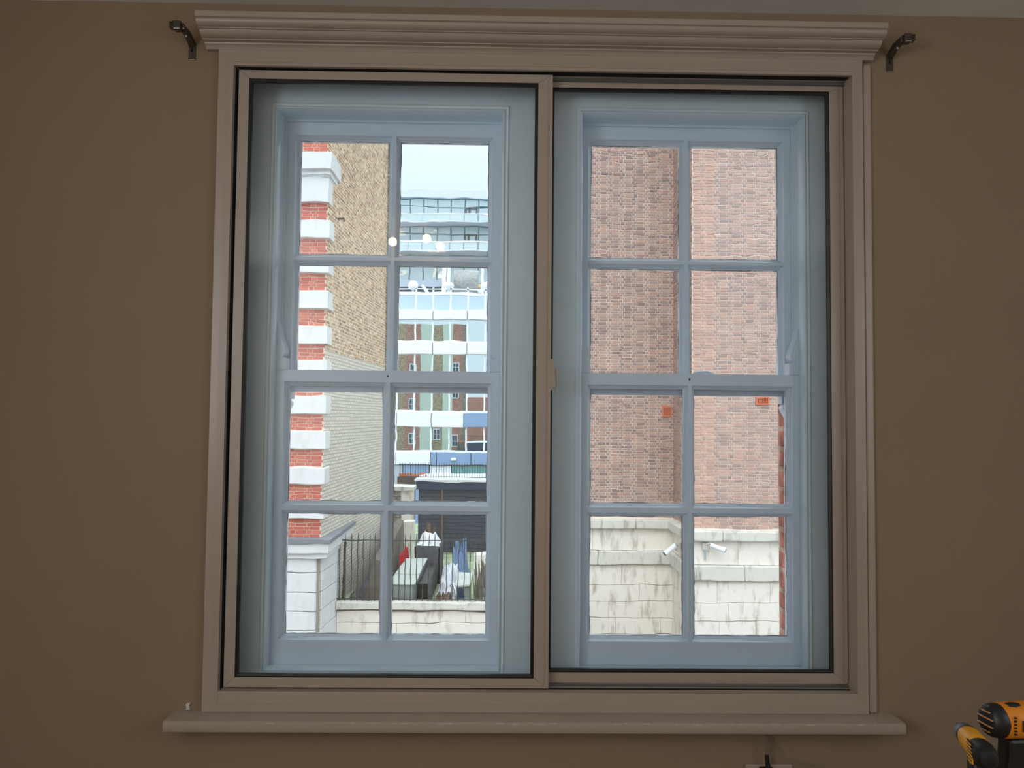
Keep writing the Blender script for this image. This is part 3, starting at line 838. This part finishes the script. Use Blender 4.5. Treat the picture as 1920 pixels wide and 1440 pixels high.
# stone base: coping, courses of blocks, string course
levels = [(-1.86, -2.10, .16, 'dirtystone2', 1.55), (-2.12, -2.70, .0, 'dirtystone', 1.9), (-2.71, -3.07, .10, 'dirtystone2', 1.75),
          (-3.09, -3.62, -.0, 'dirtystone', 1.3), (-3.63, -4.05, -.0, 'dirtystone', 1.5), (-4.065, -4.50, .0, 'dirtystone', .9), (-4.515, -4.94, .0, 'dirtystone', 1.2), (-4.955, -5.4, 0, 'dirtystone', .95), (-5.415, -5.9, 0, 'dirtystone', 1.2)]
for i, (za, zb_, pj, mm, bw) in enumerate(levels):
    for Y, xa, xb, o_ in ((YR0, 1.3, XB, .02), (YR1, XB, 8.2, .0)):
        f0 = Y - .06 - pj
        x = xa + (o_ + .37 * i) % bw - bw if Y == YR1 else xa
        x = xa; first = True
        while x < xb - .02:
            x2 = x + (bw * (.45 + .13 * (i % 3)) if first else bw)
            if xb - x2 < .35: x2 = xb
            x2 = min(x2, xb)
            e = (pj + .06) if False else 0
            xs_ = x + .003; xe_ = x2 - .003
            if Y == YR1 and first: xs_ = XB - .06 - pj
            box('stone_block', M[mm], (xs_, xe_, f0, Y + .06, zb_, za), rb, bevel=.006 if not pj else .03)
            x = x2; first = False
    # return side of the block
    box('stone_block', M[mm], (XB - .06 - pj, XB + .05, YR1 + .065, YR0 - .068 - pj, zb_, za), rb, bevel=.006 if not pj else .03)


def grille(px0, px1, py0, py1, Y):
    x0, z1 = at(px0, py0, Y); x1, z0 = at(px1, py1, Y)
    g_ = MB().ring(x0, x1, z0, z1, [(0, Y + .01), (0, Y - .035), (.035, Y - .035), (.04, Y - .01)])
    n_ = 7; a, b = x0 + .035, x1 - .035
    for k in range(1, n_): g_.box(a + (b - a) * k / n_ - .007, a + (b - a) * k / n_ + .007, Y - .03, Y - .005, z0 + .03, z1 - .03)
    o = g_.obj('air_brick', M['terracotta'], rb)
    box('air_brick_slots', M['terradark'], (x0 + .01, x1 - .01, Y - .008, Y, z0 + .01, z1 - .01), o)


grille(1241, 1259, 762, 781, YR0); grille(1417, 1442, 744, 760, YR1)


def cctv(name, p, arm, aim, lab):
    t = empty(name, p, label=lab, category='camera', group='security cameras on the stone base')
    MB().box(-.07, .07, -.02, .06, -.1, .1).obj('mount_box', M['whitep'], t, bevel=.01)
    MB().tube([(0, 0, .04), (arm[0] * .5, arm[1] * .5, .10), arm], .022, 8).obj('arm', M['whitep'], t)
    a = Vector(arm); d = Vector(aim).normalized()
    MB().tube([a - d * .12, a - d * .1, a + d * .2, a + d * .2, a + d * .27], [.04, .065, .065, .08, .08], 12).obj('housing', M['white'], t, smooth=True)
    MB().tube([a + d * .262, a + d * .272], .055, 12).obj('lens', M['blackp'], t)
    return t


xc, zc_ = at(1322, 1024, YR1 - .13)
c2 = cctv('security_camera', (xc, YR1 - .13, zc_), (.20, -.16, .02), (.8, -.45, -.28), 'white security camera on a box, on the front of the projecting stone corner')
MB().tube([(0, 0, -.1), (0, .02, -.34)], .02, 6).obj('conduit', M['greypanel'], c2)
xc2 = XB - .14
dd = at(1268, 1024, 17.6)
c1 = cctv('security_camera', (xc2, 17.4, dd[1]), (-.18, -.1, .0), (-.75, -.3, -.5), 'white security camera on a short arm, in the recess left of the stone corner')
c1.rotation_euler.z = 0

# ================================================================== LOW WALL AND RAILINGS
YW = 15.1
lw = empty('boundary_wall', (0, 0, 0), label='low stone wall with a pale coping under the spiked railings', category='wall')
xw0, xw1 = XC + .125, 1.3
zw = lambda py: at(760, py, YW)[1]
box('coping', M['dirtystone2'], (xw0, xw1, YW - .12, YW + .3, zw(1141), zw(1128)), lw, bevel=.01)
box('wall_core', M['joint'], (xw0, xw1, YW + .03, YW + .25, -7, zw(1141)), lw)
zz = [1146, 1168, 1194, 1222, 1250]
x_off = [(2.9, 1.2), (1.35, 2.3), (2.0, 1.4), (1.6, 2.1)]
for i in range(4):
    z1, z0 = zw(zz[i]), zw(zz[i + 1]) + .012
    x = xw0; k = 0
    while x < xw1 - .02:
        x2 = min(xw1, x + x_off[i][k % 2])
        if xw1 - x2 < .3: x2 = xw1
        box('stone_block', M['dirtystone'], (x + .003, x2 - .003, YW - .03, YW + .2, z0, z1), lw, bevel=.008)
        x = x2; k += 1


def railing(name, x0, x1, Y, zb_, zt_, zrail, step, lab, r=.011, jit=.01):
    t = empty(name, (0, Y, 0), label=lab, category='railing', group='iron railings')
    MB().box(x0, x1, -.012, .012, zrail - .012, zrail + .012).obj('top_rail', M['iron'], t)
    MB().box(x0, x1, -.012, .012, zb_ + .02, zb_ + .045).obj('bottom_rail', M['iron'], t)
    n_ = int((x1 - x0) / step)
    h = zt_ - zb_
    me = MB().tube([(0, 0, 0), (0, 0, h - .07), (0, 0, h)], [r, r, .002], 6)
    o = me.obj('baluster', M['iron'], t); o.location = (x0 + step / 2, 0, zb_)
    for k in range(1, n_):
        c = o.copy(); C.objects.link(c); c.location = (x0 + step * (k + .5), 0, zb_); c.rotation_euler.y = random.uniform(-jit, jit)
    return t


railing('railing', ax(630, YW, 1060), 1.2, YW + .08, zw(1128), zw(1001), zw(1014), .134, 'tall spiked iron railing standing on the low stone wall')
# heavy posts at the railing's left end
for px in (632, 645):
    x_ = ax(px, YW + .3, 1060)
    MB().tube([(x_, YW + .25, zw(1128)), (x_ + .02, YW + .3, zw(1020))], .03, 6).obj('gate_post', M['iron'],
        label='dark post leaning at the left end of the railing' if px == 632 else 'dark post second from the left end of the railing', category='post')

# ================================================================== ROOF TERRACE BEHIND
TZ = -3.75
box('terrace_floor', M['moss'], (-4.6, 1.25, YW + .3, 31, TZ - .2, TZ), **S)
box('ground', M['ground'], (-60, 60, .5, 90, -7.3, -7.0), **S)


def dq(x0, x1, y0, y1, z): return z
# long pale duct
dc = empty('roof_duct', (0, 0, 0), label='long pale metal duct box with a seamed lid behind the railing', category='duct')
DZ = -3.0
box('duct_body', M['ductside'], (-2.62, -2.10, 15.5, 18.7, TZ, DZ - .03), dc)
for k in range(3):
    y0 = 15.45 + k * 1.1
    box('lid_panel', M['ductgrey'], (-2.66, -2.06, y0 + .01, y0 + 1.08, DZ - .03, DZ + .01 + .012 * (k % 2)), dc, bevel=.01)
# brown parapet wall and slate slope beside it
bw_ = empty('parapet_wall', (0, 0, 0), label='dark brown parapet running back to the left of the duct', category='wall')
pw = MB(); pw.v = [(-3.3, 15.5, TZ), (-2.74, 15.5, TZ), (-3.12, 22.2, TZ), (-3.6, 22.2, TZ), (-3.0, 15.5, -2.4), (-2.80, 15.5, -2.5), (-3.16, 22.2, -2.45), (-3.35, 22.2, -2.35)]
pw.f = [(0, 1, 5, 4), (1, 2, 6, 5), (2, 3, 7, 6), (3, 0, 4, 7), (4, 5, 6, 7), (3, 2, 1, 0)]
pw.obj('wall_body', M['brownwall'], bw_)
sr = MB(); sr.v = [(-3.31, 15.5, TZ), (-3.02, 15.5, -2.5), (-3.6, 15.5, TZ), (-3.61, 22.2, TZ), (-3.37, 22.2, -2.45), (-3.8, 22.2, TZ)]
sr.f = [(0, 1, 2), (3, 5, 4), (0, 3, 4, 1), (1, 4, 5, 2), (2, 5, 3, 0)]
sr.obj('slate_slope', M['slate'], bw_)
# mossy strip far left
ms = empty('mossy_roof', (0, 0, 0), label='mossy green flat roof strip against the left building', category='roof')
ml = MB(); ml.v = [(-3.95, 15.5, -3.5), (-3.65, 15.5, -3.5), (-3.86, 22.2, -3.5), (-4.15, 22.2, -3.5), (-3.95, 15.5, -3.4), (-3.65, 15.5, -3.45), (-3.86, 22.2, -3.45), (-4.15, 22.2, -3.4)]
ml.f = [(0, 1, 5, 4), (1, 2, 6, 5), (2, 3, 7, 6), (3, 0, 4, 7), (4, 5, 6, 7), (3, 2, 1, 0)]
ml.obj('roof_slab', M['moss'], ms)
MB().tube([(-3.99, 15.5, -3.38), (-4.19, 22.2, -3.38)], .05, 8).obj('roof_gutter', M['lead'], ms)
box('roof_base', M['darkbrick'], (-3.94, -3.88, 15.6, 22, TZ, -3.5), ms)
# dark clad building
YD = 24.0
zd = lambda py: at(840, py, YD)[1]
dk = empty('clad_shed', (0, 0, 0), label='dark boarded shed with a white edged flat roof beyond the yard', category='building')
xd0, xd1 = ax(783, YD, 930), 1.2
box('wall_core', M['navy'], (xd0 + .05, xd1, YD + .04, YD + 3, TZ, zd(918)), dk)
z = zd(918); k = 0
bh = (zd(918) - TZ) / 17
for k in range(17):
    box('board', M['darkclad'], (xd0 + .03, xd1, YD + .0 + .006 * (k % 2), YD + .05, z - bh * (k + 1) + .012, z - bh * k), dk)
box('fascia', M['navy'], (xd0 - .05, xd1 + .05, YD - .12, YD + 3, zd(918), zd(903)), dk)
box('roof_edge', M['white'], (xd0 - .1, xd1 + .05, YD - .16, YD + 3, zd(903), zd(899)), dk)
MB().tube([(ax(828, YD, 1000), YD - .05, zd(918)), (ax(829, YD, 1000), YD - .05, TZ)], .04, 8).obj('downpipe', M['brownscrap'], dk)
railing('railing', ax(748, YD + .6, 880), xd1, YD + .6, zd(899) + .005, zd(868), zd(874), .09, 'finer spiked railing on top of the dark shed', r=.009, jit=.02)
# brick and stone pier left of the shed
pq = empty('garden_pier', (0, 0, 0), label='squat brick and stone pier left of the dark shed', category='pier')
a0, a1, a2 = ax(738, 23.6, 930), ax(757, 23.6, 930), ax(777, 23.6, 930)
box('brick_face', M['darkbrick'], (a0, a1, 22.9, 23.7, TZ, zd(915)), pq)
box('stone_face', M['dirtystone'], (a1, a2, 22.9, 23.7, TZ, zd(915)), pq)
box('cap', M['dirtystone2'], (a0 - .05, a2 + .05, 22.8, 23.8, zd(915), zd(908)), pq)
# tall stone gate piece
box('rendered_pier', M['dirtystone'], (ax(762, 23.2, 990), ax(782, 23.2, 990), 22.3, 22.65, TZ, zd(966)), label='pale rendered pier in front of the shed, beside the parapet', category='pier', bevel=.02)
# tan wall at right
box('tan_wall', M['dirtystone'], (ax(888, 19.5, 1080), ax(960, 19.5, 1080), 19.5, 20, TZ, at(890, 1040, 19.5)[1]), label='cream garden wall at the right end of the yard', category='wall', bevel=.02)
# orange netting
mb = MB()
for k in range(14):
    x0 = ax(748 + 3.8 * k, 25.2, 893)
    mb.box(x0, x0 + .07, 25.2, 25.22, at(770, 895 - random.uniform(1, 3) - (5 if 9 < k < 13 else 0), 25.2)[1], at(770, 889 - random.uniform(0, 2) - (3 if 9 < k < 13 else 0), 25.2)[1])
mb.obj('orange_netting', M['safety'], label='strip of torn orange netting beside the shed roof', category='netting')
box('netting_fence', M['brownwall'], (ax(745, 25.3, 900), ax(779, 25.3, 900), 25.3, 25.36, TZ, at(770, 894, 25.3)[1]), label='grey boarded fence under the orange netting', category='fence')


def crumple(name, m, c, size, lab, cat, n=9, seed=1, group=None):
    rnd = random.Random(seed); mb = MB()
    vs = {}
    for i in range(n + 1):
        for j in range(n + 1):
            u, v_ = i / n - .5, j / n - .5
            vs[i, j] = len(mb.v)
            mb.v.append((c[0] + u * size[0] + rnd.uniform(-.06, .06) * size[0], c[1] + v_ * size[1] + rnd.uniform(-.05, .05),
                         c[2] + min(1, (.5 - abs(u)) * 5) * min(1, (.5 - abs(v_)) * 5) * size[2] * rnd.uniform(.35, 1.0)))
    for i in range(n):
        for j in range(n): mb.f.append((vs[i, j], vs[i + 1, j], vs[i + 1, j + 1], vs[i, j + 1]))
    k = len(mb.v)
    o = mb.obj(name, m, recalc=True, label=lab, category=cat)
    md = o.modifiers.new('thick', 'SOLIDIFY'); md.thickness = .012
    if group: o['group'] = group
    return o


# dark skip with rubbish
sk_ = empty('rubbish_skip', (0, 0, 0), label='dark open skip full of scrap behind the duct', category='skip')
mbk = MB().box(-2.45, -1.75, 18.95, 19.0, TZ, -2.75).box(-2.45, -2.4, 18.95, 20.3, TZ, -2.75).box(-1.8, -1.75, 18.95, 20.3, TZ, -2.75).box(-2.45, -1.75, 20.25, 20.3, TZ, -2.75).box(-2.45, -1.75, 18.95, 20.3, TZ, TZ + .1)
mbk.obj('skip_body', M['slate'], sk_, bevel=.01)
box('skip_end', M['blackp'], (-2.05, -1.8, 16.2, 18.85, TZ, -3.15), label='black crate wedged between the duct and the white sheeting', category='crate', bevel=.02)
crumple('white_sheet', M['sheet'], (-2.1, 19.6, -2.74), (.62, 1.0, .32), 'white torn sheeting heaped on top of the skip', 'sheet', seed=3)
crumple('brown_sacking', M['brownscrap'], (-2.15, 20.45, TZ + .02), (.5, .2, 1.5), 'brown sacking standing up behind the skip', 'sack', seed=4)
crumple('white_sheet', M['sheet'], (-1.42, 18.3, TZ + .02), (.56, 1.9, .7), 'large white plastic sheet lying along the yard', 'sheet', n=16, seed=5)
crumple('blue_sheet', M['bluesheet'], (-1.25, 20.0, TZ + .02), (.5, 1.2, 1.1), 'blue grey tarpaulin heaped behind the long white sheet', 'tarpaulin', n=10, seed=6)
crumple('brown_sacking', M['brownscrap'], (-1.45, 16.4, TZ + .02), (.5, .8, .34), 'brown scrap pile close behind the railing', 'rubble', n=14, seed=8)
crumple('white_sheet', M['sheet'], (-1.45, 17.05, TZ + .02), (.5, .36, .5), 'small white torn sheet just behind the brown scrap pile', 'sheet', n=12, seed=9)
crumple('red_sheet', M['red'], (-2.76, 19.3, TZ + .1), (.3, .5, 1.02), 'bright red sheet beside the duct end', 'sheet', n=6, seed=11)
cb_ = empty('metal_cabinet', (0, 0, 0), label='narrow grey cabinet with a pale lid right of the white sheeting', category='cabinet')
box('cabinet_body', M['ductside'], (-1.12, -.82, 16.0, 17.2, TZ, -3.16), cb_); box('cabinet_door', M['navy'], (-1.11, -.95, 15.98, 16.0, TZ, -3.2), cb_)
box('cabinet_lid', M['ductgrey'], (-1.15, -.80, 15.95, 17.3, -3.16, -3.10), cb_, bevel=.01)
bh_ = MB()
rnd = random.Random(5)
for k in range(60):
    x0 = rnd.uniform(-.68, -.5); y0 = rnd.uniform(15.8, 19.0); h0 = TZ + rnd.uniform(.0, .55)
    bh_.tube([(x0, y0, TZ), (x0 + rnd.uniform(-.1, .1), y0 + rnd.uniform(-.1, .1), h0 + .25)], [.03, .01], 4)
bh_.obj('dead_climber', M['brownwall'], label='dark tangled dead climber beside the cream wall', category='plant', kind='stuff')

# ================================================================== OFFICE BLOCK FAR BEHIND
YO = 45.0
zo = lambda py: at(835, py, YO)[1]
xo = lambda px: ax(px, YO, 620)
ob = empty('office_block', (0, 0, 0), label='white banded office block with mirror glazing beyond the yard', category='building')
x0o, x1o = xo(700), xo(1010)
box('core', M['greypanel'], (x0o, x1o, YO + .3, YO + 9, -7, zo(552)), ob)
mull = [746 + 32.7 * k for k in range(-1, 8)]
for (t_, b_, cols, splitpx) in ((582, 600, ('white', 'white'), 870), (642, 665, ('white', 'white'), 870), (774, 800, ('white', 'blue'), 872), (848, 872, ('white', 'blue'), 811), (707, 733, ('white', 'white'), 870)):
    if t_ == 707: continue
    js = [700, 747, 812, 876, 943, 1010] if t_ < 770 else ([700, 747, 812, 872, 940, 1010] if t_ < 840 else [700, 747, 811, 822, 886, 950, 1010])
    for a, b in zip(js, js[1:]):
        mm = cols[0] if (a + b) / 2 < splitpx else cols[1]
        box('spandrel_panel', M[mm], (xo(a) + .02, xo(b) - .02, YO - .25, YO + .3, zo(b_), zo(t_)), ob, bevel=.02)
for (t_, b_) in ((600, 642), (665, 774), (800, 848)):
    z1, z0 = zo(t_), zo(b_)
    for a, b in zip(mull, mull[1:]):
        p_ = box('mirror_pane', M['mirror'], (xo(a), xo(b), YO + .02, YO + .06, z0, z1), ob)
        p_.rotation_euler = (0, 0, 0)
        box('mullion', M['white'], (xo(b) - .045, xo(b) + .045, YO - .08, YO + .1, z0, z1), ob)
    box('window_head', M['white'], (x0o, x1o, YO - .1, YO + .1, z0, z0 + .12), ob)
box('transom_band', M['white'], (x0o, x1o, YO - .12, YO + .1, zo(720), zo(716)), ob)
# ground floor
for a, b, mm in ((700, 760, 'greypanel'), (760, 809, 'blue'), (809, 850, 'white'), (850, 870, 'teal'), (870, 940, 'teal'), (940, 1010, 'greypanel')):
    box('ground_floor_panel', M[mm], (xo(a) + .02, xo(b) - .02, YO - .1, YO + .2, -7, zo(873)), ob, bevel=.01)
box('wall_lamp', M['white'], (xo(849), xo(859), YO - .35, YO - .25, zo(863), zo(859)), ob, bevel=.03)
# terrace level: glass screen, rail, posts, dishes
for a, b in zip(mull, mull[1:]):
    box('screen_glass', M['paleglass'], (xo(a) + .03, xo(b) - .03, YO + .12, YO + .16, zo(582), zo(553)), ob)
    box('screen_post', M['white'], (xo(a) - .05, xo(a) + .05, YO + .1, YO + .2, zo(582), zo(538)), ob)
box('parapet_rail', M['white'], (x0o, x1o, YO + .08, YO + .2, zo(553), zo(548)), ob)
box('hand_rail', M['white'], (x0o, x1o, YO + .1, YO + .16, zo(543), zo(541)), ob)
for px in (772, 840, 912):
    s_ = MB(); r = .32; cx_, cz_ = xo(px), zo(535)
    sv = [(cx_, YO + .3, cz_ + r * math.cos(PI * k / 8)) for k in range(9)]
    s_.tube(sv, [max(.01, r * math.sin(PI * k / 8)) for k in range(9)], 12).obj('satellite_dish', M['white'], ob, smooth=True)  # satellite dish modelled as a white ball
    MB().tube([(cx_, YO + .3, zo(553)), (cx_, YO + .3, zo(538))], .06, 6).obj('dish_post', M['white'], ob)
# roof plant between the two blocks
box('plant_screen', M['greypanel'], (x0o, xo(832), YO + 3, YO + 3.4, zo(531) + .3, zo(519) + .3), ob)
box('plant_recess', M['slate'], (x0o, xo(880), YO + 3.5, YO + 4, zo(556), zo(531) + .4), ob)
for px, wpx, zt_ in ((829, 4, 500), (838, 3, 503), (902, 2.5, 505)):
    box('roof_column', M['white'], (xo(px - wpx), xo(px + wpx), YO + 1.0, YO + 1.6, zo(556), zo(zt_) + .3), ob)
MB().tube([(xo(787), YO + 1, zo(530)), (xo(800), YO + 1, zo(548))], .12, 6).obj('roof_strut', M['white'], ob)
tt = MB().tube([(xo(845), YO + 3, zo(519)), (xo(893), YO + 3, zo(519))], [1.0, 1.0], 16).obj('roof_tank', mat('weathered_tank', (150, 152, 150), .5, var=.2), ob, smooth=True)
box('tank_base', M['white'], (xo(850), xo(905), YO + 2.6, YO + 3.6, zo(545), zo(530)), ob, bevel=.1)
box('warm_soffit', mat('timber_soffit', (226, 196, 150), .6), (xo(760), xo(925), YO + 5, YO + 9, zo(512), zo(505)), ob)

# glazed tower above
YT = 58.0
zT = lambda py: at(835, py, YT)[1]
xT = lambda px: ax(px, YT, 420)
tw = empty('glass_tower', (0, 0, 0), label='teal glass tower with a lavender parapet against the sky', category='building')
ta, tb_ = xT(690), xT(1015)
box('parapet', M['lavender'], (ta, tb_, YT - .3, YT + 12, zT(373), zT(357)), tw, bevel=.03)
box('core', M['greypanel'], (ta, tb_, YT + .4, YT + 12, -7, zT(373)), tw)
mT = [718 + 25.6 * k for k in range(0, 12)]
for (t_, b_) in ((374, 387), (388, 424), (425, 438), (439, 480), (481, 494), (495, 530)):
    for a, b in zip(mT, mT[1:]):
        box('glass_panel', M['curtain'], (xT(a) + .05, xT(b) - .05, YT, YT + .1, zT(b_), zT(t_) - .06), tw)
box('panel_backing', M['teal'], (ta, tb_, YT + .12, YT + .35, zT(530), zT(373)), tw)
for t_, b_ in ((409, 422), (460, 476)):
    for a, b in zip(mT, mT[1:]):
        box('balcony_glass', M['balglass'], (xT(a) + .04, xT(b) - .04, YT - 1.3, YT - 1.22, zT(b_), zT(t_)), tw)
    box('balcony_rail', M['white'], (ta, tb_, YT - 1.34, YT - 1.2, zT(t_) - .04, zT(t_) + .06), tw)
    box('balcony_slab', M['lavender'], (ta, tb_, YT - 1.35, YT, zT(b_ + 2), zT(b_)), tw)
for dx, t_, b_ in ((872, 388, 410), (871, 438, 461)):
    f_ = MB().ring(xT(dx), xT(dx + 23), zT(b_), zT(t_), [(0, YT), (0, YT - .08), (.12, YT - .08), (.12, YT)]).box(xT(dx + 8) - .08, xT(dx + 8) + .08, YT - .08, YT, zT(b_), zT(t_))
    f_.obj('balcony_door', M['slate'], tw)
